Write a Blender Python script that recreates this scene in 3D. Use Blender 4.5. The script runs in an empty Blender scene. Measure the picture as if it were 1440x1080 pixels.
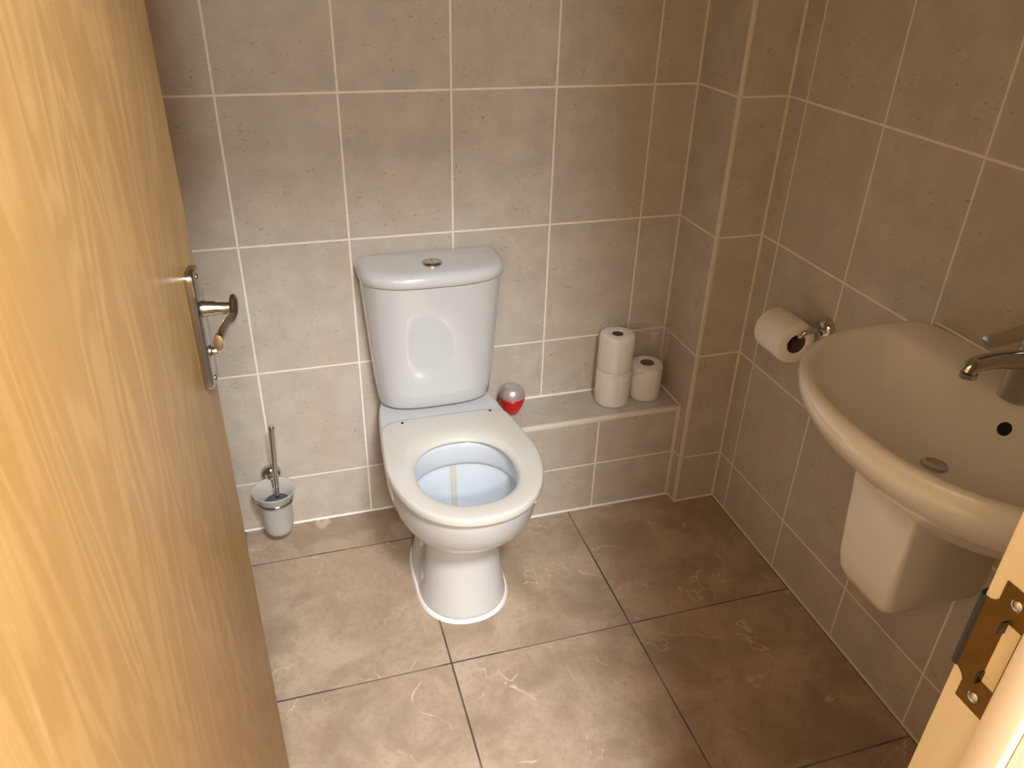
import bpy, bmesh, math, random
from mathutils import Vector, Matrix
from mathutils.bvhtree import BVHTree
random.seed(4)
C = bpy.context.scene.collection
sc = bpy.context.scene

# ------------------------------------------------------------------ camera
CAM = Vector((-1.1675, -1.8158, 1.4701))
yaw, pitch, roll, FPX = -0.3082, -0.5255, 0.0297, 1099.5
F = Vector((math.sin(-yaw) * math.cos(pitch), math.cos(yaw) * math.cos(pitch), math.sin(pitch)))
Rt = Vector((math.cos(yaw), math.sin(yaw), 0)); Up = Rt.cross(F)
R2 = math.cos(roll) * Rt + math.sin(roll) * Up
U2 = -math.sin(roll) * Rt + math.cos(roll) * Up
cd = bpy.data.cameras.new('camera'); cam = bpy.data.objects.new('camera', cd); C.objects.link(cam)
cd.sensor_fit = 'HORIZONTAL'; cd.sensor_width = 36; cd.lens = FPX / 1440 * 36; cd.clip_start = .02
m3 = Matrix((R2, U2, -F)).transposed()
cam.matrix_world = Matrix.Translation(CAM) @ m3.to_4x4()
sc.camera = cam

# ------------------------------------------------------------------ world, exposure, corridor lamp light
w = bpy.data.worlds.new('world'); sc.world = w; w.use_nodes = True
w.node_tree.nodes['Background'].inputs[0].default_value = (1, .85, .68, 1)
w.node_tree.nodes['Background'].inputs[1].default_value = .05
vs = sc.view_settings
vs.view_transform = 'Standard'; vs.look = 'None'; vs.exposure = -0.08; vs.gamma = 1; vs.use_curve_mapping = False
sc.cycles.max_bounces = 10; sc.cycles.diffuse_bounces = 6; sc.cycles.glossy_bounces = 5
sc.cycles.transmission_bounces = 8; sc.cycles.transparent_max_bounces = 12
sc.cycles.use_denoising = True
LAMPS = [(Vector((-0.86, -2.42, 2.62)), 118), (Vector((-1.15, -3.75, 2.62)), 110)]  # second lamp is added to brighten the upper left back wall
for LP, EN in LAMPS:
    ld = bpy.data.lights.new('corridor_lamp_light', 'AREA'); ld.shape = 'DISK'; ld.size = .44
    ld.energy = EN; ld.color = (.95, .985, 1.0)
    lo = bpy.data.objects.new('corridor_lamp_light', ld); lo.location = LP - Vector((0, 0, .012)); C.objects.link(lo)

# ------------------------------------------------------------------ helpers
def lin(c): c /= 255; return c / 12.92 if c <= .04045 else ((c + .055) / 1.055) ** 2.4
def rgb(r, g, b): return (lin(r), lin(g), lin(b), 1)
ORG = {}
def org(o):
    v = Vector((0, 0, 0))
    while o is not None:
        v = v + ORG.get(o.name, Vector((0, 0, 0))); o = o.parent
    return v
def tag(o, label=None, cat=None, group=None, kind=None):
    if label: o['label'] = label
    if cat: o['category'] = cat
    if group: o['group'] = group
    if kind: o['kind'] = kind
    return o
def thing(name, label, cat, loc, group=None):
    o = bpy.data.objects.new(name, None); C.objects.link(o); o.location = loc; o.empty_display_size = .05
    ORG[o.name] = Vector(loc)
    return tag(o, label, cat, group)
def obj(name, bm, mat, parent=None, smooth=True, sub=0, auto=40):
    """mesh built in world coordinates -> one object, moved into its parent's frame"""
    bmesh.ops.recalc_face_normals(bm, faces=bm.faces)
    off = org(parent) if parent is not None else Vector((0, 0, 0))
    if off.length: bmesh.ops.translate(bm, verts=bm.verts, vec=-off)
    me = bpy.data.meshes.new(name); bm.to_mesh(me); bm.free()
    for mm in (mat if isinstance(mat, (list, tuple)) else [mat]): me.materials.append(mm)
    o = bpy.data.objects.new(name, me); C.objects.link(o)
    if parent is not None: o.parent = parent
    if smooth:
        me.shade_smooth()
        if auto: me.set_sharp_from_angle(angle=math.radians(auto))
    if sub:
        md = o.modifiers.new('smooth', 'SUBSURF'); md.levels = sub; md.render_levels = sub
    return o
def thing_from(o, name_loc):  # a mesh thing keeps its own origin at its base
    v = Vector(name_loc)
    o.data.transform(Matrix.Translation(-v)); o.location = v; ORG[o.name] = v
    return o
def box(bm, x0, x1, y0, y1, z0, z1, bev=0, seg=2):
    r = bmesh.ops.create_cube(bm, size=1)['verts']
    for v in r:
        v.co = Vector(((x0 + x1) / 2 + v.co.x * (x1 - x0), (y0 + y1) / 2 + v.co.y * (y1 - y0), (z0 + z1) / 2 + v.co.z * (z1 - z0)))
    if bev:
        es = list({e for v in r for e in v.link_edges})
        bmesh.ops.bevel(bm, geom=es, offset=bev, segments=seg, affect='EDGES', profile=.5)
    return r
def loft(bm, rings, cap0=True, cap1=True, closed=True, loop=False):
    vr = [[bm.verts.new(p) for p in r] for r in rings]
    n = len(vr[0])
    for a, b in zip(vr, (vr[1:] + vr[:1]) if loop else vr[1:]):
        for i in range(n if closed else n - 1):
            j = (i + 1) % n
            bm.faces.new((a[i], a[j], b[j], b[i]))
    if not loop:
        if cap0: bm.faces.new(list(reversed(vr[0])))
        if cap1: bm.faces.new(vr[-1])
    return vr
def frame_of(d):
    d = Vector(d).normalized(); a = Vector((0, 0, 1)) if abs(d.z) < .9 else Vector((1, 0, 0))
    u = d.cross(a).normalized(); return u, d.cross(u).normalized()
def tube(bm, pts, rad, seg=16, cap=True, flat=None):
    """swept tube; rad a number or list; flat=(list of (ru, rv)) for oval sections"""
    pts = [Vector(p) for p in pts]; rings = []
    u = v = None
    for i, p in enumerate(pts):
        d = (pts[min(i + 1, len(pts) - 1)] - pts[max(i - 1, 0)]).normalized()
        if u is None: u, v = frame_of(d)
        else:
            u = (u - d * u.dot(d)).normalized(); v = d.cross(u).normalized()
        r = rad[i] if isinstance(rad, (list, tuple)) else rad
        ru, rv = (r, r) if not isinstance(r, (list, tuple)) else r
        rings.append([p + u * ru * math.cos(2 * math.pi * k / seg) + v * rv * math.sin(2 * math.pi * k / seg) for k in range(seg)])
    loft(bm, rings, cap, cap)
def lathe(bm, prof, c, axis=(0, 0, 1), seg=32, cap0=True, cap1=True, sc2=(1, 1)):
    c = Vector(c); d = Vector(axis).normalized(); u, v = frame_of(d)
    rings = [[c + d * h + u * max(r, 1e-5) * sc2[0] * math.cos(2 * math.pi * k / seg) + v * max(r, 1e-5) * sc2[1] * math.sin(2 * math.pi * k / seg) for k in range(seg)] for r, h in prof]
    loft(bm, rings, cap0, cap1)
def smoothpath(pts, n=8):
    pts = [Vector(p) for p in pts]; out = []
    for i in range(len(pts) - 1):
        p0, p1, p2, p3 = pts[max(i - 1, 0)], pts[i], pts[i + 1], pts[min(i + 2, len(pts) - 1)]
        for k in range(n):
            t = k / n
            out.append(.5 * ((2 * p1) + (p2 - p0) * t + (2 * p0 - 5 * p1 + 4 * p2 - p3) * t * t + (3 * p1 - p0 - 3 * p2 + p3) * t ** 3))
    return out + [pts[-1]]

# ------------------------------------------------------------------ materials
def new_mat(name):
    m = bpy.data.materials.new(name); m.use_nodes = True
    nt = m.node_tree; return m, nt, nt.nodes['Principled BSDF']
def simple(name, col, rough=.4, metal=0, spec=.5, coat=0, noise=0, nscale=30):
    m, nt, b = new_mat(name)
    b.inputs['Roughness'].default_value = rough; b.inputs['Metallic'].default_value = metal
    b.inputs['Specular IOR Level'].default_value = spec; b.inputs['Coat Weight'].default_value = coat
    b.inputs['Coat Roughness'].default_value = .04
    if noise:
        tc = nt.nodes.new('ShaderNodeTexCoord'); nz = nt.nodes.new('ShaderNodeTexNoise'); nz.inputs['Scale'].default_value = nscale
        nt.links.new(tc.outputs['Object'], nz.inputs['Vector'])
        mx = nt.nodes.new('ShaderNodeMix'); mx.data_type = 'RGBA'; mx.inputs['Factor'].default_value = 1
        cr = nt.nodes.new('ShaderNodeValToRGB')
        cr.color_ramp.elements[0].position = .3; cr.color_ramp.elements[1].position = .7
        cr.color_ramp.elements[0].color = tuple(c * (1 - noise) for c in col[:3]) + (1,); cr.color_ramp.elements[1].color = col
        nt.links.new(nz.outputs['Fac'], cr.inputs['Fac']); nt.links.new(cr.outputs['Color'], b.inputs['Base Color'])
    else: b.inputs['Base Color'].default_value = col
    return m
class NT:
    """small node-building aid"""
    def __init__(s, nt): s.nt = nt
    def math(s, op, a, b=None, c=None):
        n = s.nt.nodes.new('ShaderNodeMath'); n.operation = op
        for i, v in enumerate((a, b, c)):
            if v is None: continue
            if isinstance(v, (int, float)): n.inputs[i].default_value = v
            else: s.nt.links.new(v, n.inputs[i])
        return n.outputs[0]
    def mix(s, f, a, b):
        n = s.nt.nodes.new('ShaderNodeMix'); n.data_type = 'RGBA'
        for k, v in ((0, f), (6, a), (7, b)):
            if isinstance(v, (int, float, tuple)): n.inputs[k].default_value = v
            else: s.nt.links.new(v, n.inputs[k])
        return n.outputs[2]
    def noise(s, vec, scale, detail=3, rough=.5, dist=0, stretch=None):
        if stretch:
            mp = s.nt.nodes.new('ShaderNodeMapping'); mp.inputs['Scale'].default_value = stretch
            s.nt.links.new(vec, mp.inputs['Vector']); vec = mp.outputs[0]
        n = s.nt.nodes.new('ShaderNodeTexNoise'); n.inputs['Scale'].default_value = scale; n.inputs['Detail'].default_value = detail
        n.inputs['Roughness'].default_value = rough; n.inputs['Distortion'].default_value = dist
        s.nt.links.new(vec, n.inputs['Vector']); return n.outputs['Fac']
    def ramp(s, f, p0, p1):
        n = s.nt.nodes.new('ShaderNodeMapRange'); n.inputs[1].default_value = p0; n.inputs[2].default_value = p1
        n.interpolation_type = 'SMOOTHSTEP'
        s.nt.links.new(f, n.inputs[0]); return n.outputs[0]
ZR, HR, WT = .1574, .333, .253
TILE_A, TILE_B = rgb(185, 176, 164), rgb(200, 191, 179)
GROUT = rgb(240, 232, 222)
def tile_mat(name, axis, u0, uw=WT, v0=ZR, vh=HR, vaxis='Z', line=.0050, grout=GROUT):
    m, nt, b = new_mat(name); N = NT(nt)
    tc = nt.nodes.new('ShaderNodeTexCoord'); sp = nt.nodes.new('ShaderNodeSeparateXYZ')
    P = tc.outputs['Object']; nt.links.new(P, sp.inputs[0])
    def axisdist(a, o, wd):
        t = N.math('DIVIDE', N.math('SUBTRACT', sp.outputs[a], o), wd)
        cell = N.math('FLOOR', N.math('ADD', t, .5))
        return N.math('MULTIPLY', N.math('ABSOLUTE', N.math('SUBTRACT', t, cell)), wd), N.math('FLOOR', t)
    du, cu = axisdist(axis, u0, uw); dv, cv = axisdist(vaxis, v0, vh)
    d = N.math('MINIMUM', du, dv)
    wob = N.math('MULTIPLY', N.math('SUBTRACT', N.noise(P, 60, 2), .5), .0012)
    g = N.ramp(N.math('ADD', d, wob), line * .5 + .0006, line * .5 - .0006)
    wn = nt.nodes.new('ShaderNodeTexWhiteNoise'); wn.noise_dimensions = '2D'
    cb = nt.nodes.new('ShaderNodeCombineXYZ'); nt.links.new(cu, cb.inputs[0]); nt.links.new(cv, cb.inputs[1]); nt.links.new(cb.outputs[0], wn.inputs['Vector'])
    base = N.mix(N.ramp(N.noise(P, 14, 5, .65), .3, .7), TILE_A, TILE_B)
    base = N.mix(N.math('MULTIPLY', N.ramp(N.noise(P, 5, 2), .45, .75), .35), base, rgb(196, 180, 165))
    base = N.mix(N.math('MULTIPLY', wn.outputs['Value'], .10), base, rgb(170, 152, 132))
    # small dark flecks, drawn out sideways, gathered in loose patches
    st = (.45, 1, 1) if axis == 'X' else (1, .45, 1)
    fl = N.ramp(N.noise(P, 165, 2, .6, .6, stretch=st), .61, .72)
    patch = N.ramp(N.noise(P, 11, 2), .38, .60)
    base = N.mix(N.math('MULTIPLY', N.math('MULTIPLY', fl, patch), .55), base, rgb(126, 106, 84))
    gr = N.mix(N.math('MULTIPLY', N.noise(P, 25, 3), .35), grout, rgb(222, 208, 190))
    col = N.mix(g, base, gr)
    nt.links.new(col, b.inputs['Base Color'])
    nt.links.new(N.math('ADD', N.math('MULTIPLY', g, .3), .42), b.inputs['Roughness'])
    b.inputs['Specular IOR Level'].default_value = .35
    bp = nt.nodes.new('ShaderNodeBump'); bp.inputs['Strength'].default_value = .35; bp.inputs['Distance'].default_value = .002
    hgt = N.math('SUBTRACT', N.math('MULTIPLY', N.noise(P, 40, 4), .25), g)
    nt.links.new(hgt, bp.inputs['Height']); nt.links.new(bp.outputs[0], b.inputs['Normal'])
    return m
def floor_mat(name, x0, y0, t):
    m, nt, b = new_mat(name); N = NT(nt)
    tc = nt.nodes.new('ShaderNodeTexCoord'); sp = nt.nodes.new('ShaderNodeSeparateXYZ')
    P = tc.outputs['Object']; nt.links.new(P, sp.inputs[0])
    def ad(a, o):
        q = N.math('DIVIDE', N.math('SUBTRACT', sp.outputs[a], o), t)
        c = N.math('FLOOR', N.math('ADD', q, .5))
        return N.math('MULTIPLY', N.math('ABSOLUTE', N.math('SUBTRACT', q, c)), t), N.math('FLOOR', q)
    du, cu = ad('X', x0); dv, cv = ad('Y', y0)
    d = N.math('MINIMUM', du, dv)
    g = N.ramp(d, .0028, .0016)
    # each tile has its own pattern
    cb = nt.nodes.new('ShaderNodeCombineXYZ'); nt.links.new(N.math('MULTIPLY', cu, 7.3), cb.inputs[0]); nt.links.new(N.math('MULTIPLY', cv, 5.1), cb.inputs[1])
    nt.links.new(N.math('ADD', N.math('MULTIPLY', cu, 3.1), N.math('MULTIPLY', cv, 1.7)), cb.inputs[2])
    va = nt.nodes.new('ShaderNodeVectorMath'); va.operation = 'ADD'; nt.links.new(P, va.inputs[0]); nt.links.new(cb.outputs[0], va.inputs[1])
    Q = va.outputs[0]
    base = N.mix(N.ramp(N.noise(Q, 7, 6, .65, .4), .3, .7), rgb(156, 135, 114), rgb(188, 167, 145))
    base = N.mix(N.math('MULTIPLY', N.ramp(N.noise(Q, 3, 3), .5, .7), .4), base, rgb(172, 144, 122))
    base = N.mix(N.math('MULTIPLY', N.ramp(N.noise(Q, 80, 4, .7), .5, .7), .45), base, rgb(150, 124, 98))
    # pale wandering veins
    vz = N.noise(Q, 4.2, 4, .55, .9)
    vein = N.ramp(N.math('ABSOLUTE', N.math('SUBTRACT', vz, .5)), .0085, .002)
    vm = N.ramp(N.noise(Q, 6.5, 2), .52, .6)
    vein = N.math('MULTIPLY', vein, vm)
    base = N.mix(N.math('MULTIPLY', vein, .55), base, rgb(226, 206, 182))
    pit = N.math('MULTIPLY', N.ramp(N.noise(Q, 55, 3, .6, 1.2), .68, .74), N.ramp(N.noise(Q, 8, 2), .6, .7))
    base = N.mix(N.math('MULTIPLY', pit, .6), base, rgb(110, 84, 60))
    gd = N.mix(N.ramp(N.noise(P, 6, 3), .4, .62), rgb(132, 116, 104), rgb(92, 78, 68))
    nt.links.new(N.mix(g, base, gd), b.inputs['Base Color'])
    nt.links.new(N.math('ADD', N.math('MULTIPLY', N.noise(Q, 30, 3), .2), .36), b.inputs['Roughness'])
    b.inputs['Specular IOR Level'].default_value = .4
    bp = nt.nodes.new('ShaderNodeBump'); bp.inputs['Strength'].default_value = .5; bp.inputs['Distance'].default_value = .003
    hgt = N.math('SUBTRACT', N.math('ADD', N.math('MULTIPLY', N.noise(Q, 12, 6, .6), .5), N.math('MULTIPLY', vein, .25)), N.math('ADD', g, N.math('MULTIPLY', pit, .4)))
    nt.links.new(hgt, bp.inputs['Height']); nt.links.new(bp.outputs[0], b.inputs['Normal'])
    return m
def wood_mat(name, c0, c1, c2, rough=.38):
    m, nt, b = new_mat(name); N = NT(nt)
    tc = nt.nodes.new('ShaderNodeTexCoord'); P = tc.outputs['Object']
    # long cathedral figure: rings of a slowly wandering field, stretched along the height
    f = N.noise(P, 1.0, 3, .5, .55, stretch=(6.5, 6.5, 1.15))
    ring = N.math('FRACT', N.math('MULTIPLY', f, 15))
    band = N.ramp(N.math('ABSOLUTE', N.math('SUBTRACT', ring, .5)), .12, .46)
    fine = N.noise(P, 1.0, 4, .65, .1, stretch=(150, 150, 5))
    broad = N.noise(P, 1.0, 2, .5, .2, stretch=(4, 4, .6))
    streak = N.ramp(N.noise(P, 1.0, 3, .55, .35, stretch=(38, 38, 1.6)), .56, .70)
    col = N.mix(N.math('MULTIPLY', band, .75), c0, c1)
    col = N.mix(N.math('MULTIPLY', streak, .35), col, tuple(min(1, c * 1.25) for c in c1[:3]) + (1,))
    col = N.mix(N.math('MULTIPLY', N.ramp(fine, .45, .7), .30), col, c2)
    col = N.mix(N.math('MULTIPLY', N.ramp(broad, .4, .7), .35), col, c2)
    nt.links.new(col, b.inputs['Base Color'])
    b.inputs['Roughness'].default_value = rough; b.inputs['Specular IOR Level'].default_value = .4
    bp = nt.nodes.new('ShaderNodeBump'); bp.inputs['Strength'].default_value = .08; bp.inputs['Distance'].default_value = .001
    nt.links.new(fine, bp.inputs['Height']); nt.links.new(bp.outputs[0], b.inputs['Normal'])
    return m
M_CER = simple('white_ceramic', rgb(202, 203, 205), .12, coat=.6, noise=.02, nscale=6)
M_BASIN = simple('basin_ceramic', rgb(242, 239, 233), .16, coat=.5, noise=.02, nscale=6)
M_SEAT = simple('seat_plastic', rgb(211, 208, 200), .2, coat=.25, noise=.02, nscale=8)
M_CHROME = simple('chrome', rgb(205, 203, 200), .13, metal=1, noise=.04, nscale=20)
M_SATIN = simple('satin_steel', rgb(186, 182, 176), .2, metal=1, noise=.06, nscale=30)
M_BRASS = simple('dull_brass', rgb(150, 122, 72), .34, metal=1, noise=.2, nscale=60)
M_DARKM = simple('dark_steel', rgb(88, 84, 80), .35, metal=1, noise=.1, nscale=40)
M_DARK = simple('dark_void', rgb(26, 20, 16), .8, noise=.2)
M_SEAL = simple('white_sealant', rgb(240, 238, 232), .4, noise=.04, nscale=50)
M_TRIM = simple('trim_plastic', rgb(228, 220, 208), .35, noise=.04, nscale=30)
M_BEAD = simple('corner_sealant', rgb(226, 214, 196), .5, noise=.1, nscale=40)
M_PAINT = simple('wall_paint', rgb(176, 151, 114), .7, noise=.03)
M_CEIL = simple('ceiling_paint', rgb(215, 210, 202), .8, noise=.02)
M_ARCH = simple('architrave_paint', rgb(245, 238, 224), .4, noise=.02)
M_STOPP = simple('frame_paint', rgb(236, 214, 184), .42, noise=.03, nscale=20)
M_PAPER = simple('tissue_paper', rgb(246, 243, 239), .9, spec=.1, noise=.05, nscale=160)
M_CARD = simple('cardboard_core', rgb(120, 98, 82), .9, spec=.1, noise=.2, nscale=50)
M_RED = simple('red_plastic', rgb(205, 20, 22), .3, noise=.05)
M_PEARL = simple('pearl_plastic', rgb(205, 192, 188), .3, metal=.55, noise=.03)
M_BRISTLE = simple('bristles', rgb(92, 92, 104), .8, noise=.3, nscale=120)
M_DOOR = wood_mat('oak_veneer', rgb(185, 148, 93), rgb(201, 165, 109), rgb(172, 133, 80), .36)
M_JAMB = wood_mat('pale_frame_wood', rgb(240, 222, 186), rgb(244, 228, 194), rgb(232, 212, 172), .45)
def bowl_mat():
    m, nt, b = new_mat('bowl_glaze'); N = NT(nt)
    tc = nt.nodes.new('ShaderNodeTexCoord'); P = tc.outputs['Object']; sp = nt.nodes.new('ShaderNodeSeparateXYZ'); nt.links.new(P, sp.inputs[0])
    # two narrow limescale streaks running down the back of the bowl
    wv = N.math('MULTIPLY', N.math('SUBTRACT', N.noise(P, 18, 2), .5), .008)
    x = N.math('ADD', sp.outputs['X'], wv)
    s1 = N.ramp(N.math('ABSOLUTE', N.math('SUBTRACT', x, -.008)), .0060, .0010)
    s2 = N.ramp(N.math('ABSOLUTE', N.math('SUBTRACT', x, .000)), .0060, .0010)
    back = N.ramp(sp.outputs['Y'], -.46, -.43)
    low = N.ramp(sp.outputs['Z'], .340, .332)
    s = N.math('MULTIPLY', N.math('MULTIPLY', N.math('MAXIMUM', s1, s2), back), low)
    nt.links.new(N.mix(N.math('MULTIPLY', s, .5), rgb(206, 212, 219), rgb(196, 170, 112)), b.inputs['Base Color'])
    b.inputs['Roughness'].default_value = .12; b.inputs['Coat Weight'].default_value = .5
    return m
M_BOWL = bowl_mat()
def frosted():
    m, nt, b = new_mat('frosted_glass'); b.inputs['Base Color'].default_value = rgb(248, 247, 240)
    b.inputs['Roughness'].default_value = .42; b.inputs['Transmission Weight'].default_value = .68; b.inputs['IOR'].default_value = 1.3
    return m
def film():
    m, nt, b = new_mat('clear_film')
    out = nt.nodes['Material Output']; tr = nt.nodes.new('ShaderNodeBsdfTransparent'); tr.inputs[0].default_value = (.985, .98, .97, 1)
    gl = nt.nodes.new('ShaderNodeBsdfGlossy'); gl.inputs['Roughness'].default_value = .16; gl.inputs[0].default_value = (1, 1, 1, 1)
    lw = nt.nodes.new('ShaderNodeLayerWeight'); lw.inputs['Blend'].default_value = .12
    N = NT(nt); P = nt.nodes.new('ShaderNodeTexCoord').outputs['Object']
    bp = nt.nodes.new('ShaderNodeBump'); bp.inputs['Strength'].default_value = .5; bp.inputs['Distance'].default_value = .003
    nt.links.new(N.noise(P, 38, 3, .6, 1.5), bp.inputs['Height'])
    nt.links.new(bp.outputs[0], gl.inputs['Normal'])
    fac = N.math('MINIMUM', N.math('ADD', N.math('MULTIPLY', lw.outputs['Facing'], .55), .09), .5)
    mx = nt.nodes.new('ShaderNodeMixShader'); nt.links.new(fac, mx.inputs[0]); nt.links.new(tr.outputs[0], mx.inputs[1]); nt.links.new(gl.outputs[0], mx.inputs[2])
    nt.links.new(mx.outputs[0], out.inputs['Surface']); return m
def fold():
    m, nt, b = new_mat('film_fold'); b.inputs['Base Color'].default_value = rgb(240, 236, 228); b.inputs['Roughness'].default_value = .2
    out = nt.nodes['Material Output']; tr = nt.nodes.new('ShaderNodeBsdfTransparent'); mx = nt.nodes.new('ShaderNodeMixShader')
    N = NT(nt); P = nt.nodes.new('ShaderNodeTexCoord').outputs['Object']
    nt.links.new(N.math('ADD', N.math('MULTIPLY', N.ramp(N.noise(P, 60, 2), .35, .65), .4), .12), mx.inputs[0])
    nt.links.new(tr.outputs[0], mx.inputs[1]); nt.links.new(b.outputs[0], mx.inputs[2]); nt.links.new(mx.outputs[0], out.inputs['Surface'])
    return m
M_FROST, M_FILM, M_FOLD = frosted(), film(), fold()

# ------------------------------------------------------------------ setting
XL, YF, CEIL = -1.53, -1.520, 2.30           # left wall, front wall room face, ceiling
WB, DB, DS, HS = .1311, .1907, .1503, .3111  # pipe boxing width/depth, ledge depth/height
XLED = -.735                                 # hidden end of the ledge
YO = -1.587                                  # corridor face of the front wall
JL, JR, DH = -1.437, -.707, 2.0              # clear door opening
BW0 = -WB - .117
T_BACK = tile_mat('tiles_back', 'X', BW0)
T_RIGHT = tile_mat('tiles_right', 'Y', -DB - .0683)
T_LEDGE = tile_mat('tiles_ledge', 'X', -.381)
T_PLAINX = tile_mat('tiles_boxing', 'X', -5.3, 10)
T_PLAINY = tile_mat('tiles_boxing_side', 'Y', -5.3, 10)
T_TOP = tile_mat('tiles_ledge_top', 'X', -5.3, 10, -5.3, 10, 'Y')
def struct(name, bm, mat, **k):
    return tag(obj(name, bm, mat, None, **k), kind='structure')
bm = bmesh.new(); box(bm, XL - .1, .1, YO, .1, -.08, 0)
struct('floor', bm, floor_mat('floor_tiles', -.9062, -.5979, .4503), smooth=False)
bm = bmesh.new(); box(bm, XL - .1, .1, 0, .1, 0, CEIL); struct('wall_back', bm, T_BACK, smooth=False)
bm = bmesh.new(); box(bm, 0, .1, YO, 0, 0, CEIL); struct('wall_right', bm, T_RIGHT, smooth=False)
bm = bmesh.new(); box(bm, XL - .1, XL, YO, 0, 0, CEIL); struct('wall_left', bm, tile_mat('tiles_left', 'Y', -.2), smooth=False)
bm = bmesh.new(); box(bm, XL - .1, .1, YF + .0005, .1, CEIL, CEIL + .1); struct('ceiling', bm, M_CEIL, smooth=False)
bm = bmesh.new()
box(bm, XL, JL - .03, YO, YF, 0, CEIL); box(bm, JR + .03, 0, YO, YF, 0, CEIL); box(bm, JL - .03, JR + .03, YO, YF, DH + .03, CEIL); box(bm, XL, 0, YO, YF, CEIL, 2.66)
bm.normal_update()
for f in bm.faces: f.material_index = 1 if f.normal.y > .5 else 0
struct('wall_front', bm, [M_PAINT, tile_mat('tiles_front', 'X', -.12)], smooth=False)
# corridor outside the door
bm = bmesh.new(); box(bm, XL - .1, .1, -4.4, YO, -.08, 0); struct('floor_corridor', bm, simple('corridor_dark_floor', rgb(84, 76, 68), .9, spec=.1, noise=.2, nscale=200), smooth=False)  # unseen corridor floor, made dark to cut light bounced into the room
bm = bmesh.new(); box(bm, XL - .1, .1, -4.4, -4.3, 0, 2.66); struct('wall_corridor_far', bm, M_PAINT, smooth=False)
bm = bmesh.new(); box(bm, XL - .1, XL, -4.3, YO, 0, 2.66); struct('wall_corridor_left', bm, M_PAINT, smooth=False)
bm = bmesh.new(); box(bm, 0, .1, -4.3, YO, 0, 2.66); struct('wall_corridor_right', bm, M_PAINT, smooth=False)
bm = bmesh.new(); box(bm, XL - .1, .1, -4.4, YO, 2.66, 2.76); struct('ceiling_corridor', bm, M_CEIL, smooth=False)
# pipe boxing in the corner and the low ledge
def face_slots(bm, fx, fy, fz):
    bm.normal_update()
    for f in bm.faces:
        n = f.normal; a = max(range(3), key=lambda i: abs(n[i])); f.material_index = (fx, fy, fz)[a]
bm = bmesh.new(); box(bm, -WB, 0, -DB, 0, 0, CEIL); face_slots(bm, 1, 0, 0)
struct('wall_pipe_boxing', bm, [T_PLAINX, T_PLAINY], smooth=False)
bm = bmesh.new(); box(bm, XLED, -WB, -DS, 0, 0, HS); face_slots(bm, 2, 0, 1)
struct('wall_ledge', bm, [T_LEDGE, T_TOP, T_PLAINY], smooth=False)
# white tile trims and sealant lines
tn = [0]
def trim(bm, mat, **k):
    tn[0] += 1; return struct('trim_%d' % tn[0], bm, mat, **k)
bm = bmesh.new(); box(bm, -WB - .0015, -WB + .009, -DB - .0015, -DB + .006, 0, CEIL, .0012); trim(bm, M_TRIM)          # boxing corner
bm = bmesh.new(); box(bm, XLED, -WB, -DS - .0015, -DS + .009, HS - .012, HS + .0012, .0012); trim(bm, M_TRIM)        # ledge nosing
bm = bmesh.new(); box(bm, -WB - .011, -WB, -DS - .0022, -DS, 0, HS - .008, .0008); trim(bm, M_TRIM)                  # beside ledge
def bead(pts, r, mat):
    b_ = bmesh.new(); tube(b_, pts, r, 8); trim(b_, mat)
bead([(-WB, 0, HS), (-WB, 0, CEIL)], .0042, M_BEAD)
bead([(0, -DB, 0), (0, -DB, CEIL)], .0048, M_BEAD)
bead([(XL, 0, 0), (XLED, 0, 0)], .0042, M_SEAL)
bead([(XLED, -DS, 0), (-WB, -DS, 0)], .0045, M_SEAL)
bead([(-WB, -DS, 0), (-WB, -DB, 0), (0, -DB, 0)], .0045, M_BEAD)
bead([(0, -DB, 0), (0, YF, 0)], .0045, M_BEAD)
bead([(XLED, 0, HS), (-WB, 0, HS)], .0042, M_SEAL)
bead([(-WB, 0, HS), (-WB, -DS, HS)], .0035, M_SEAL)

# ------------------------------------------------------------------ door frame with strike plate
def lining(name, x0, x1, label):
    b_ = bmesh.new(); box(b_, x0, x1, YO, YF, 0, DH + .03, .002); return struct(name, b_, M_JAMB)
latch_post = lining('trim_latch_jamb', JR, JR + .028, '')
lining('trim_hinge_jamb', JL - .028, JL, '')
bm = bmesh.new(); box(bm, JL, JR, YO, YF, DH, DH + .028, .002); struct('trim_head_jamb', bm, M_JAMB)
YS = YF - .042
bm = bmesh.new(); box(bm, JR - .013, JR, YO - .0005, YS, 0, DH, .002); struct('trim_door_stop', bm, M_STOPP)
bm = bmesh.new(); box(bm, JL, JL + .013, YO - .0005, YS, 0, DH, .002); struct('trim_hinge_stop', bm, M_STOPP)
bm = bmesh.new(); box(bm, JL + .013, JR - .013, YO - .0005, YS, DH - .013, DH, .002); struct('trim_head_stop', bm, M_STOPP)
for nm, x0, x1, z0, z1 in (('trim_architrave_latch', JR - .006, JR + .062, 0, DH + .065), ('trim_architrave_hinge', JL - .062, JL + .006, 0, DH + .065), ('trim_architrave_head', JL + .006, JR - .006, DH - .003, DH + .065)):
    bm = bmesh.new(); box(bm, x0, x1, YO - .016, YO, z0, z1, .004, 3); struct(nm, bm, M_ARCH)
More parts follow.
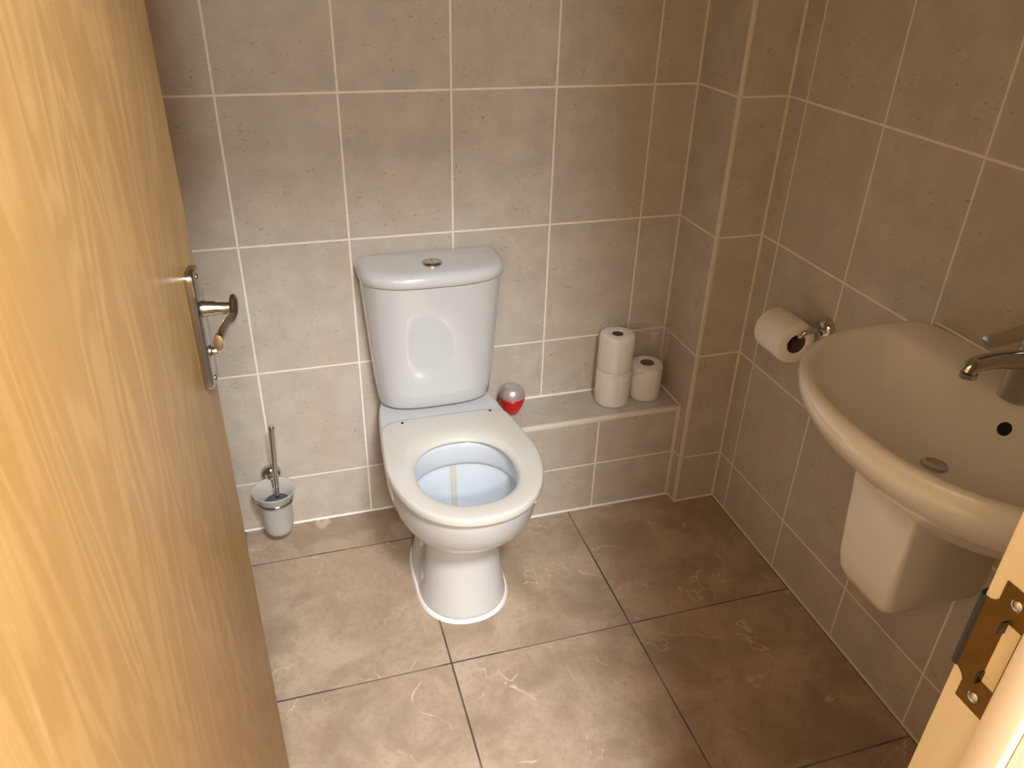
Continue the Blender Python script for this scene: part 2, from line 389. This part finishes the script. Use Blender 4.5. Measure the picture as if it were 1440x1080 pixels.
# strike plate: shaped outline with a latch opening, a rolled lip and two bent tabs
SZ0, SZ1 = .966, 1.085
SC = (SZ0 + SZ1) / 2
bm = bmesh.new()
ylip, yin, yout = YF + .0005, YF - .0115, YF - .0375
zs = .0215                                     # where the plate widens to the lip
out = [(yin, SZ0), (yin, SZ0 + zs - .004), (yin + .003, SZ0 + zs), (ylip - .002, SZ0 + zs + .004), (ylip - .002, SZ1 - zs - .004), (yin + .003, SZ1 - zs), (yin, SZ1 - zs + .004), (yin, SZ1), (yout, SZ1), (yout, SZ0)]
hole = [(YF - .0235, SC - .030), (YF - .0235, SC + .030), (yout + .002, SC + .030), (yout + .002, SC - .030)]
xp = JR - .0012
def ring_plate(bm, o, h, x0, x1):
    for x, flip in ((x0, 0), (x1, 1)):
        vo = [bm.verts.new((x, y, z)) for y, z in o]; vh = [bm.verts.new((x, y, z)) for y, z in h]
        es = [bm.edges.new((vo[i], vo[(i + 1) % len(vo)])) for i in range(len(vo))] + [bm.edges.new((vh[i], vh[(i + 1) % len(vh)])) for i in range(len(vh))]
        bmesh.ops.triangle_fill(bm, use_beauty=True, edges=es)
        if not flip: s0 = vo, vh
        else:
            for a, b2 in zip(s0, (vo, vh)):
                for i in range(len(a)):
                    j = (i + 1) % len(a); bm.faces.new((a[i], a[j], b2[j], b2[i]))
ring_plate(bm, out, hole, xp, JR + .0004)
plate = obj('strike_plate', bm, M_BRASS, latch_post, smooth=False)
bm = bmesh.new()
pts = [(JR - .0012, ylip - .004), (JR - .0022, ylip - .001), (JR - .001, ylip + .002), (JR + .003, ylip + .0032), (JR + .008, ylip + .0036)]
loft(bm, [[(x, y, SC - .036), (x, y, SC + .036), (x + .0012, y - .0012, SC + .036), (x + .0012, y - .0012, SC - .036)] for x, y in pts])
obj('rolled_lip', bm, M_DARKM, plate)
for z in (SZ0 + .012, SZ1 - .012):
    bm = bmesh.new(); lathe(bm, [(.0046, 0), (.0046, .0006), (.0034, .0018), (.0012, .0022), (.0008, .0012), (0, .0012)], (xp, YF - .0245, z), (-1, 0, 0), 20)
    obj('screw', bm, M_CHROME, plate)
for s in (-1, 1):
    bm = bmesh.new(); box(bm, JR - .007, JR + .012, YF - .0245, YF - .0225, SC + s * .026 - .006, SC + s * .026 + .006, .0008)
    obj('bent_tab', bm, M_DARKM, plate)
bm = bmesh.new(); box(bm, JR - .0006, JR + .0002, yout + .002, YF - .0235, SC - .030, SC + .030)
obj('latch_recess', bm, M_JAMB, plate, smooth=False)

# ------------------------------------------------------------------ open door
DE = Vector((-1.2735, -.811, 0)); PHI = math.radians(9.0); DW, DT = .72, .04
dd = Vector((math.sin(PHI), math.cos(PHI), 0)); dn = Vector((math.cos(PHI), -math.sin(PHI), 0))
hinge = DE - dd * DW
def DP(s, n, z): return hinge + dd * s + dn * n + Vector((0, 0, z))   # along the leaf, out of its face, up
bm = bmesh.new(); r = box(bm, 0, DW, -DT, 0, .008, 1.985, .0015)
for v in bm.verts: v.co = DP(v.co.x, v.co.y, v.co.z)
door = struct('door_1', bm, M_DOOR)
HZ = 1.049; HB = .040
hs = DW - HB
handle = bpy.data.objects.new('door_handle', None); C.objects.link(handle); handle.parent = door; handle.location = DP(hs, 0, HZ); ORG[handle.name] = DP(hs, 0, HZ)
handle['label'] = 'chrome lever handle on long backplate'
def dbox(bm, s0, s1, n0, n1, z0, z1, bev, seg=3):
    b2 = bmesh.new(); box(b2, s0, s1, n0, n1, z0, z1, bev, seg)
    vm = {v: bm.verts.new(DP(v.co.x, v.co.y, v.co.z)) for v in b2.verts}
    for f in b2.faces: bm.faces.new([vm[v] for v in f.verts])
    b2.free()
bm = bmesh.new()
PT, PB = HZ + .0560, HZ - .108
rg = []
def stad(n, gw, n_=28):
    hw = .021 * gw; zt, zb = PT - .0105 + .010 * (gw - 1), PB + .0105 - .010 * (gw - 1)
    o = []
    for k in range(n_):
        a = 2 * math.pi * k / n_; c_, s_ = math.cos(a), math.sin(a)
        x = hw * math.copysign(abs(c_) ** .55, c_); z = (zt if s_ >= 0 else zb) + .0105 * math.copysign(abs(s_) ** .8, s_) * gw
        o.append(DP(hs + x, n, z))
    return o
loft(bm, [stad(0, 1), stad(.007, 1), stad(.0095, .94), stad(.0105, .82)])
obj('backplate', bm, M_SATIN, handle)
for z in (PT - .011, PB + .011):
    bm = bmesh.new(); lathe(bm, [(.0042, 0), (.0042, .0008), (.003, .0018), (0, .0020)], DP(hs, .0104, z), dn, 16); obj('screw', bm, M_CHROME, handle)
SPZ = HZ + .002
bm = bmesh.new()
lathe(bm, [(.0105, 0), (.0105, .004), (.0095, .006), (.0095, .014), (.0080, .016), (.0076, .030), (.0076, .034)], DP(hs, .0104, SPZ), dn, 28)
obj('spindle_neck', bm, M_SATIN, handle)
bm = bmesh.new()
lp = smoothpath([DP(hs + .009, .047, SPZ + .004), DP(hs - .002, .049, SPZ + .003), DP(hs - .020, .050, SPZ - .001), DP(hs - .042, .047, SPZ - .004), DP(hs - .066, .046, SPZ - .005), DP(hs - .084, .045, SPZ - .004), DP(hs - .092, .045, SPZ - .003)], 6)
nl = len(lp)
def lw_(t):   # round boss over the neck, thin waist, then a flat paddle
    return .0120 - .0070 * max(0, 1 - abs(t - .32) / .22) if t < .45 else .0095 + .0035 * math.sin(math.pi * min(1, (t - .45) / .5))
tube(bm, lp, [(.0058 * (.45 if i in (0, nl - 1) else 1), lw_(i / (nl - 1)) * (.5 if i in (0, nl - 1) else 1)) for i in range(nl)], 18)
obj('lever', bm, M_SATIN, handle)
bm = bmesh.new(); lathe(bm, [(.0085, 0), (.0085, .002), (.0062, .003), (.0062, .009), (.0050, .0105), (0, .011)], DP(hs, .0104, HZ - .058), dn, 20)
obj('release_knob', bm, M_CHROME, handle)

# ------------------------------------------------------------------ toilet
TX = -.826
NA = 64
def dring(z, a, yc, bf, bb, nf=2.2, nb=3.0, taper=0, dip=0, xc=TX, n=NA):
    """plan outline: front half (-y) and back half superellipses; taper narrows the back, dip hollows the flanks"""
    o = []
    for k in range(n):
        t = 2 * math.pi * k / n; c, s = math.cos(t), math.sin(t)
        e = nf if s < 0 else nb
        x = a * math.copysign(abs(c) ** (2 / e), c); y = (bf if s < 0 else bb) * math.copysign(abs(s) ** (2 / e), s)
        if s > 0: x *= 1 - taper * (y / bb)
        if dip:
            yy = yc + y; x *= 1 - dip * math.exp(-((yy + .285) / .055) ** 2)
        o.append(Vector((xc + x, yc + y, z)))
    return o
toilet = thing('toilet', 'white close coupled toilet with a seat but no cover, against the tiled back wall', 'toilet', (TX, -.30, 0))
def pan_ring(z, a, front, back, yc=-.36, **k): return dring(z, a, yc, yc - front, back - yc, **k)
bm = bmesh.new()
R_ = []
R_.append(pan_ring(.000, .112, -.488, -.155, nb=4))
R_.append(pan_ring(.010, .1115, -.4875, -.155, nb=4))
R_.append(pan_ring(.022, .108, -.484, -.155, nb=4, dip=.10))
R_.append(pan_ring(.070, .101, -.472, -.155, nb=4, dip=.22))
R_.append(pan_ring(.130, .093, -.459, -.155, nb=4, dip=.26))
R_.append(pan_ring(.203, .089, -.450, -.155, nb=4, dip=.22))
R_.append(pan_ring(.232, .095, -.457, -.155, nb=4, dip=.10))
R_.append(pan_ring(.247, .115, -.490, -.152, nb=4))
R_.append(pan_ring(.268, .141, -.540, -.14, nb=4))
R_.append(pan_ring(.294, .156, -.567, -.10, nb=3.5))
R_.append(pan_ring(.325, .168, -.588, -.05, nb=4))
R_.append(pan_ring(.365, .174, -.598, -.012, nb=5, taper=.13))
R_.append(pan_ring(.392, .1745, -.600, -.008, nb=6, taper=.14))
R_.append(pan_ring(.401, .171, -.596, -.010, nb=6, taper=.14))
R_.append(pan_ring(.404, .164, -.588, -.014, nb=6, taper=.13))
R_.append(dring(.404, .128, -.435, .135, .135, 2.3, 2.3))
loft(bm, R_, True, False)
pan = obj('pan', bm, M_CER, toilet, sub=1, auto=0)
bm = bmesh.new()
B_ = [dring(.404, .1285, -.435, .1355, .1355, 2.3, 2.3), dring(.399, .122, -.435, .129, .129, 2.3, 2.3), dring(.352, .121, -.435, .128, .128, 2.3, 2.3), dring(.344, .123, -.435, .130, .130, 2.3, 2.3),
      dring(.342, .130, -.435, .137, .137, 2.3, 2.3), dring(.336, .131, -.435, .138, .138, 2.3, 2.3), dring(.325, .128, -.435, .134, .135, 2.2, 2.2),
      dring(.30, .115, -.425, .125, .118, 2.1, 2.1), dring(.25, .092, -.40, .105, .088, 2, 2), dring(.21, .066, -.38, .075, .065, 2, 2), dring(.185, .046, -.36, .05, .05, 2, 2), dring(.165, .038, -.35, .04, .04, 2, 2), dring(.15, .02, -.35, .02, .02, 2, 2)]
loft(bm, B_, False, True)
obj('bowl', bm, M_BOWL, pan, sub=1, auto=0)
bm = bmesh.new()
loft(bm, [dring(.196, .053, -.368, .058, .056, 2, 2), dring(.1965, .052, -.368, .057, .055, 2, 2)])
obj('water', bm, simple('bowl_water', rgb(196, 208, 216), .03, spec=.6), pan)
bm = bmesh.new()
def sealring(z, g): return pan_ring(z, .112 + g, -.488 - g, -.155, nb=4)
loft(bm, [sealring(.0, .0055), sealring(.003, .005), sealring(.008, .0015), sealring(.0085, -.002)], False, False)
obj('sealant', bm, M_SEAL, toilet)
for s in (-1, 1):
    bm = bmesh.new(); lathe(bm, [(.007, -.006), (.007, .002), (.005, .005), (0, .006)], (TX + s * .0795, -.262, .075), (s, 0, .3), 16)
    obj('fixing_cap', bm, M_SEAL, pan)
# seat: ring with a rounded section, sinking into the deck at the back
bm = bmesh.new()
NS, rings = 96, []
seat_o = dring(0, .1785, -.375, .241, .197, 2.25, 9, .105, n=NS)
seat_i = dring(0, .1120, -.436, .122, .126, 2.25, 2.25, n=NS, xc=TX - .003)
prof = [(0, .10), (.0, .45), (.02, .75), (.06, .93), (.14, 1.0), (.35, 1.03), (.60, 1.0), (.80, .93), (.92, .78), (.985, .5), (1.0, .2), (.98, .0), (.8, 0), (.5, 0), (.2, 0), (.03, 0)]
for fr, hh in prof:
    r = []
    for po, pi in zip(seat_o, seat_i):
        bk = max(0, min(1, (po.y + .36) / .14)); bk = bk * bk * (3 - 2 * bk)
        ht = .0205 * (1 - bk * .70 * max(0, 1 - fr * 1.3))
        p = po.lerp(pi, fr); r.append(Vector((p.x, p.y, .4075 + ht * hh)))
    rings.append(r)
loft(bm, rings, loop=True)
seat = obj('seat', bm, M_SEAT, toilet, sub=1, auto=0)
seat['label'] = 'cream plastic seat ring'
seat_tree = BVHTree.FromObject(seat, bpy.context.evaluated_depsgraph_get())
for px, py in ((TX - .107, -.203), (TX + .117, -.199)):
    hit = seat_tree.ray_cast(Vector((px, py, 1)) - org(toilet), Vector((0, 0, -1)))[0] + org(toilet)
    bm = bmesh.new(); lathe(bm, [(.0050, -.001), (.0050, .0004), (0, .0005)], hit, (0, 0, 1), 16, sc2=(1.3, .7)); obj('hinge_hole', bm, M_DARK, seat)
bm = bmesh.new(); box(bm, TX + .116, TX + .128, -.545, -.530, .384, .410, .003); obj('seat_buffer', bm, M_SEAL, seat)
# cistern
bm = bmesh.new()
def cis(z, a, f, bk=-.012, n=3.0): return dring(z, a, -.060, -.060 - f, bk + .060, n, 12)
loft(bm, [cis(.412, .130, -.128), cis(.415, .141, -.141), cis(.422, .146, -.147), cis(.46, .1495, -.1525), cis(.55, .1570, -.1595), cis(.65, .1640, -.1670), cis(.740, .1700, -.1730), cis(.7525, .1700, -.1735), cis(.7525, .165, -.168)])
cistern = obj('cistern', bm, M_CER, toilet, auto=60)
bm = bmesh.new()
loft(bm, [cis(.7540, .166, -.1700, -.006), cis(.7545, 0.1730, -.1755, -.004), cis(.758, 0.1760, -.1785, -.003), cis(.768, 0.1765, -.1790, -.003), cis(.777, 0.1740, -.1765, -.005), cis(.7835, .166, -.170, -.010), cis(.7868, .154, -.158, -.018), cis(.7880, .135, -.140, -.028), cis(.7900, .075, -.105, -.045), cis(.7905, .03, -.08, -.055)])
lid = obj('cistern_lid', bm, M_CER, toilet, auto=0)
bm = bmesh.new(); lathe(bm, [(.0245, -.004), (.0245, .002), (.0225, .004), (.0215, .0038), (.0205, .0025)], (TX - .004, -.109, .7895), (0, 0, 1), 40, cap0=True, cap1=True)
fb = obj('flush_button', bm, M_CHROME, lid)
for s in (-1, 1):
    bm = bmesh.new()
    rr = [(.0195, .0005), (.0195, .0040), (.018, .0055)]
    rg = []
    for rad, h in rr:
        ring = []
        for k in range(25):
            a = math.pi * k / 24
            ring.append(Vector((TX - .004 + s * (.0012 + (rad - .0012) * math.sin(a)), -.109 + rad * math.cos(a), .7895 + h)))
        rg.append(ring)
    loft(bm, rg); obj('half_button', bm, M_CHROME, fb)

# ------------------------------------------------------------------ air freshener on the ledge
FX, FY = -.6085, -.064
fresh = thing('air_freshener', 'small round air freshener, red base and pearl dome, on the ledge beside toilet', 'air freshener', (FX, FY, HS))
bm = bmesh.new(); lathe(bm, [(.012, 0.0012), (.017, .004), (.025, .018), (.0325, .036), (.0355, .050), (.035, .0545), (.030, .055)], (FX, FY, HS), seg=40); obj('base', bm, M_RED, fresh, auto=0)['label'] = 'red plastic base'
bm = bmesh.new(); lathe(bm, [(.031, .055), (.0352, .056), (.0350, .061), (.0325, .072), (.027, .081), (.018, .0875), (.008, .0905), (0, .091)], (FX, FY, HS), seg=40); obj('dome', bm, M_PEARL, fresh, auto=0)['label'] = 'pearl grey dome'

# ------------------------------------------------------------------ toilet rolls
def roll(name, c, r, h, core, label, group=None, axis=(0, 0, 1), squash=(1, 1), sd=0):
    c = Vector(c); d = Vector(axis).normalized()
    b_ = bmesh.new()
    lathe(b_, [(core, .002), (core + .002, .0), (r - .006, 0), (r - .0015, .003), (r, .009), (r, h - .009), (r - .0015, h - .003), (r - .006, h), (core + .002, h), (core, h - .002)], c, d, 48, False, False, squash)
    rnd = random.Random(sd)
    for v in b_.verts:
        v.co += Vector((rnd.uniform(-1, 1), rnd.uniform(-1, 1), 0)) * .0005
    root = thing(name, label, 'toilet roll', c, group)
    obj('paper', b_, M_PAPER, root)
    b_ = bmesh.new(); lathe(b_, [(core - .0012, .001), (core + .0003, .001), (core + .0003, h - .001), (core - .0012, h - .001), (core - .0012, .001)], c, d, 32, False, False, squash)
    obj('cardboard_core', b_, M_CARD, root)
    return root
BX, BY, BR, RH = -.3125, -.070, .0488, .1065
SX, SY, SR = -.2095, -.066, .0450
roll('toilet_roll', (BX, BY, HS + .0008), BR, RH, .0195, 'lower wrapped toilet roll of the tall pair on the ledge', group='spare toilet rolls on the ledge', sd=1)
roll('toilet_roll', (BX, BY, HS + .0008 + RH + .0004), BR, RH, .0150, 'upper wrapped toilet roll, topmost of the tall pair on the ledge', group='spare toilet rolls on the ledge', sd=2)
roll('toilet_roll', (SX, SY, HS + .0008), SR, .108, .0195, 'single toilet roll standing on the ledge beside the corner boxing', group='spare toilet rolls on the ledge', sd=3)
# the clear bag: tight around the pair, slack and open above the single roll
bm = bmesh.new()
def bagring(z, dr, slack):
    o = []; n = 72
    for k in range(n):
        t = 2 * math.pi * k / n; c, s = math.cos(t), math.sin(t)
        # support outline of the two circles
        p1 = Vector((BX + (BR + dr) * c, BY + (BR + dr) * s, z)); p2 = Vector((SX + (SR + dr + slack) * c, SY + (SR + dr) * s, z))
        p = p1 if p1.x * c + p1.y * s > p2.x * c + p2.y * s else p2
        wv = .0010 * math.sin(5 * t + z * 60) * (1 if z > HS + .02 else 0)
        o.append(p + Vector((c, s, 0)) * wv)
    return o
ztop = HS + 2 * RH + .003
loft(bm, [bagring(HS + .003, .0022, 0), bagring(HS + .03, .0026, .001), bagring(HS + .104, .0024, .002), bagring(HS + .112, .0016, .003), bagring(HS + .125, .0024, .004), bagring(HS + .17, .0026, .006), bagring(ztop - .006, .0024, .007), bagring(ztop - .001, .0004, .008)], False, False)
bag = obj('plastic_wrapper', bm, M_FILM, None, auto=0)
bag_pts = bagring(ztop - .001, .0006, .008), bagring(HS + .17, .0027, .006), bagring(HS + .114, .0024, .003)
thing_from(bag, (BX, BY, HS + .003))
bm = bmesh.new(); tube(bm, [p for k, p in enumerate(bag_pts[0]) if k < 22 or k > 56], .0007, 6); obj('film_edge', bm, M_FOLD, bag)
bm = bmesh.new(); tube(bm, smoothpath([bag_pts[0][2], bag_pts[1][2], bag_pts[2][2], Vector((SX + SR + .004, SY, HS + .02))], 8), .0006, 6); obj('film_edge', bm, M_FOLD, bag)
bm = bmesh.new(); tube(bm, smoothpath([bag_pts[0][62] + Vector((0, 0, -.012)), bag_pts[1][60], bag_pts[1][64] + Vector((0, 0, -.022)), bag_pts[2][58] + Vector((0, 0, .018))], 8), .0006, 6); obj('film_edge', bm, M_FOLD, bag)
for zz in (.1035, .1085, .1120):
    bm = bmesh.new(); rg_ = bagring(HS + zz, .0026, .003); k0 = 42 + int(zz * 1000) % 4
    tube(bm, rg_[k0:k0 + 17], .0005, 6); obj('film_crease', bm, M_FOLD, bag)
tag(bag, 'clear plastic wrapper around the toilet rolls on the ledge', 'wrapper')

# ------------------------------------------------------------------ toilet brush in its wall holder
QX, QY = -1.262, -.072
hold = thing('toilet_brush_holder', 'chrome and frosted glass brush holder fixed low on the back wall', 'brush holder', (QX, 0, .185))
bm = bmesh.new(); lathe(bm, [(.0265, .0002), (.0265, .007), (.0245, .014), (.018, .0195), (.009, .0225), (0, .023)], (-1.266, 0, .186), (0, -1, 0), 36); obj('wall_rose', bm, M_CHROME, hold)
bm = bmesh.new(); tube(bm, smoothpath([(-1.266, -.012, .186), (-1.265, -.022, .180), (-1.264, -.026, .166), (-1.264, -.028, .156)], 5), .0055, 14); obj('arm', bm, M_CHROME, hold)
bm = bmesh.new()
rg = []
for k in range(48):
    a = 2 * math.pi * k / 48; cc = Vector((QX + .0455 * math.cos(a), QY + .0455 * math.sin(a), .1515)); e = Vector((math.cos(a), math.sin(a), 0))
    rg.append([cc + e * .0032 * math.cos(b2) + Vector((0, 0, .0045 * math.sin(b2))) for b2 in [2 * math.pi * j / 10 for j in range(10)]])
loft(bm, rg, loop=True); obj('ring', bm, M_CHROME, hold)
bm = bmesh.new()
outp = [(.004, .041), (.024, .042), (.033, .047), (.037, .056), (.0385, .070), (.0405, .14), (.0415, .154), (.046, .163), (.053, .174), (.0555, .181)]
inp = [(.053, .182), (.050, .175), (.043, .165), (.0385, .155), (.0375, .14), (.0355, .07), (.034, .059), (.030, .050), (.022, .046), (.004, .045)]
lathe(bm, outp + inp, (QX, QY, 0), seg=48); obj('glass_cup', bm, M_FROST, hold, auto=60)['label'] = 'frosted glass cup'
bt, bb = Vector((-1.2445, -.072, .377)), Vector((-1.2562, -.072, .147))
brush = thing('toilet_brush', 'toilet brush with a chrome stem standing in frosted glass holder', 'toilet brush', (bb.x, bb.y, .05))
bm = bmesh.new(); bd = (bt - bb).normalized(); L_ = (bt - bb).length
lathe(bm, [(.0068, 0), (.0068, L_ - .010), (.0076, L_ - .009), (.0076, L_ - .002), (.0058, L_), (0, L_ + .0004)], bb, bd, 24); obj('stem', bm, M_CHROME, brush)
bm = bmesh.new(); lathe(bm, [(.030, 0), (.0335, .003), (.0335, .006), (.028, .009), (.010, .013), (.0075, .018)], bb - bd * .012, bd, 28); obj('splash_disc', bm, M_BRISTLE, brush)
bm = bmesh.new(); lathe(bm, [(.004, 0), (.018, .006), (.026, .016), (.028, .030), (.028, .055), (.020, .066), (.010, .070)], (bb.x - .003, bb.y, .0495), (0, 0, 1), 30)
rnd = random.Random(2)
for v in bm.verts: v.co += Vector((rnd.uniform(-1, 1), rnd.uniform(-1, 1), 0)) * .002
obj('brush_head', bm, M_BRISTLE, brush)

# ------------------------------------------------------------------ roll holder on the right wall
HY, HZ2 = -.499, .706
rh = thing('toilet_roll_holder', 'chrome toilet roll holder on the right wall just behind the basin', 'roll holder', (0, HY, HZ2))
bm = bmesh.new(); lathe(bm, [(.0265, .0002), (.0265, .007), (.0245, .014), (.018, .0195), (.009, .0225), (0, .023)], (0, HY, HZ2), (-1, 0, 0), 36); obj('wall_rose', bm, M_CHROME, rh)
bm = bmesh.new(); tube(bm, smoothpath([(-.012, HY, HZ2), (-.045, HY, HZ2), (-.060, HY + .001, HZ2 - .004), (-.066, HY + .009, HZ2 - .016), (-.066, HY + .04, HZ2 - .019), (-.066, HY + .135, HZ2 - .019)], 6), .0060, 14); obj('bar', bm, M_CHROME, rh)
RC = HZ2 - .019 - .0172
roll('toilet_roll', (-.066, -.488, RC), .0510, .100, .0235, 'part used toilet roll hanging on the right wall holder', axis=(0, 1, 0), sd=4)

# ------------------------------------------------------------------ basin, half pedestal and mixer tap
BYC, BZ = -1.040, .852
def bring(z, a, back, front, cu, nf=2.3, nb=6, n=72):
    """outline in plan: u = distance out from the right wall"""
    o = []
    for k in range(n):
        t = 2 * math.pi * k / n; c, s = math.cos(t), math.sin(t)
        e = nf if s > 0 else nb
        v = a * math.copysign(abs(c) ** (2 / e), c); u = cu + ((front - cu) if s > 0 else (cu - back)) * math.copysign(abs(s) ** (2 / e), s)
        o.append(Vector((-u, BYC + v, z)))
    return o
basin = thing('wash_basin', 'white wall hung wash basin with a rounded front on the right wall', 'basin', (0, BYC, .66))
bm = bmesh.new()
loft(bm, [bring(.655, .155, .001, .226, .06), bring(.657, .162, .001, .236, .065), bring(.668, .172, .001, .252, .075), bring(.695, .190, .001, .275, .09), bring(.735, .232, .001, .328, .11), bring(.772, .266, .001, .370, .12), bring(.803, .284, .001, .393, .12), bring(.825, .2905, .001, .402, .12), bring(.840, .2915, .001, .4035, .12), bring(.848, .290, .001, .402, .12), bring(BZ, .285, .004, .397, .12), bring(BZ + .0005, .279, .008, .391, .12),
          bring(BZ - .001, .273, .088, .384, .13, 2.3, 6), bring(BZ - .006, .268, .098, .378, .135, 2.3, 6), bring(.837, .259, .104, .369, .14, 2.25, 6), bring(.810, .236, .119, .348, .15, 2.2, 6), bring(.786, .202, .136, .322, .165, 2.1, 5), bring(.764, .148, .156, .285, .18, 2, 4), bring(.750, .085, .176, .245, .20, 2, 2.5), bring(.7445, .040, .186, .224, .205, 2, 2), bring(.7435, .022, .190, .220, .205, 2, 2)], True, True)
bmesh.ops.recalc_face_normals(bm, faces=bm.faces); bm.normal_update()
bowl_tree = BVHTree.FromBMesh(bm)
bowl = obj('bowl', bm, M_BASIN, basin, auto=50)
bm = bmesh.new(); lathe(bm, [(.021, .0), (.021, .0025), (.018, .0035), (.016, .002), (0, .0015)], (-.205, BYC, .7433), seg=32); obj('waste', bm, M_CHROME, basin)
ov, nrm = bowl_tree.ray_cast(Vector((-.1165, -1.0635, 1)), Vector((0, 0, -1)))[:2]
if nrm.z < 0: nrm = -nrm
bm = bmesh.new(); 
lathe(bm, [(.0115, -.004), (.0115, .0006), (.0095, .0010), (.0088, .0004), (0, .0003)], ov, nrm, 28); obj('overflow_hole', bm, M_DARK, basin)
bm = bmesh.new(); tube(bm, [(-.003, BYC - .262, BZ + .001), (-.003, BYC + .262, BZ + .001)], .0026, 8); obj('wall_sealant', bm, M_SEAL, basin)
PYC = -.978
def apron(z, a, f, rc, n=9):
    """pedestal outline: flanks square to the wall, rounded front corners"""
    o = [Vector((-.001, PYC - a * 1.06, z))]
    for k in range(n + 1):
        t = math.pi / 2 * k / n
        o.append(Vector((-(f - rc + rc * math.sin(t)), PYC - a + rc - rc * math.cos(t), z)))
    rf = min(rc * 1.3, a * .9)
    for k in range(n + 1):
        t = math.pi / 2 * k / n
        o.append(Vector((-(f - rf + rf * math.cos(t)), PYC + a - rf + rf * math.sin(t), z)))
    return o + [Vector((-.001, PYC + a * 1.06, z))]
bm = bmesh.new()
loft(bm, [apron(*t) for t in [(.388, .030, .150, .018), (.3895, .044, .172, .020), (.395, .056, .187, .022), (.407, .066, .199, .022), (.428, .0735, .208, .020), (.46, .0755, .212, .017), (.53, .0765, .216, .013), (.60, .0775, .219, .010), (.6546, .0780, .222, .009)]], True, True)
ped = obj('half_pedestal', bm, M_BASIN, None, auto=0)
thing_from(ped, (0, PYC, .388)); tag(ped, 'white half pedestal fixed to the tiled wall below the basin', 'pedestal')
# mixer tap
PX, PY = -.080, -1.034
tap = thing('mixer_tap', 'chrome single lever mixer tap standing on the basin ledge', 'tap', (PX, PY, BZ))
bm = bmesh.new(); lathe(bm, [(.0275, -.001), (.0275, .004), (.0262, .008), (.0255, .030), (.0250, .060), (.0240, .078), (.0215, .086)], (PX, PY, BZ), seg=36); obj('body', bm, M_CHROME, tap, auto=50)
bm = bmesh.new()
sp_ = smoothpath([(PX, PY, BZ + .066), (PX - .030, PY, BZ + .070), (PX - .066, PY, BZ + .074), (PX - .098, PY, BZ + .073), (PX - .114, PY, BZ + .069), (PX - .119, PY, BZ + .060)], 6); n_ = len(sp_)
tube(bm, sp_, [(.0150 - .003 * min(1, i / (n_ * .6)), .0170 - .004 * min(1, i / (n_ * .6))) for i in range(n_)], 22); obj('spout', bm, M_CHROME, tap)
bm = bmesh.new(); lathe(bm, [(.0125, 0), (.0125, .008), (.010, .009)], (PX - .1155, PY, BZ + .051), seg=24); obj('aerator', bm, M_CHROME, tap)
bm = bmesh.new(); lathe(bm, [(.0205, .084), (.0220, .088), (.0225, .102), (.0205, .110), (.014, .115), (0, .117)], (PX, PY, BZ), seg=32); obj('cartridge_cap', bm, M_CHROME, tap, auto=50)
bm = bmesh.new()
lv = smoothpath([(PX + .018, PY, BZ + .108), (PX, PY, BZ + .119), (PX - .024, PY, BZ + .120), (PX - .056, PY, BZ + .114), (PX - .090, PY, BZ + .109), (PX - .101, PY, BZ + .108)], 6); n_ = len(lv)
tube(bm, lv, [(.0175 - .006 * i / n_, .0100 - .0025 * i / n_) if 0 < i < n_ - 1 else (.006, .004) for i in range(n_)], 20); obj('lever', bm, M_CHROME, tap)

# ------------------------------------------------------------------ corridor ceiling lamp, and an added one behind it
for (LP, EN), lb in zip(LAMPS, ('round ceiling lamp in the corridor nearest the door', 'added round ceiling lamp farther down the corridor, brightens the upper back wall')):
    lamp = thing('ceiling_lamp', lb, 'lamp', LP, 'corridor ceiling lamps')
    bm = bmesh.new(); lathe(bm, [(.240, .04), (.240, .0), (.232, -.006), (.231, .0), (.231, .03)], LP, seg=48, cap1=False); obj('rim', bm, M_SATIN, lamp)
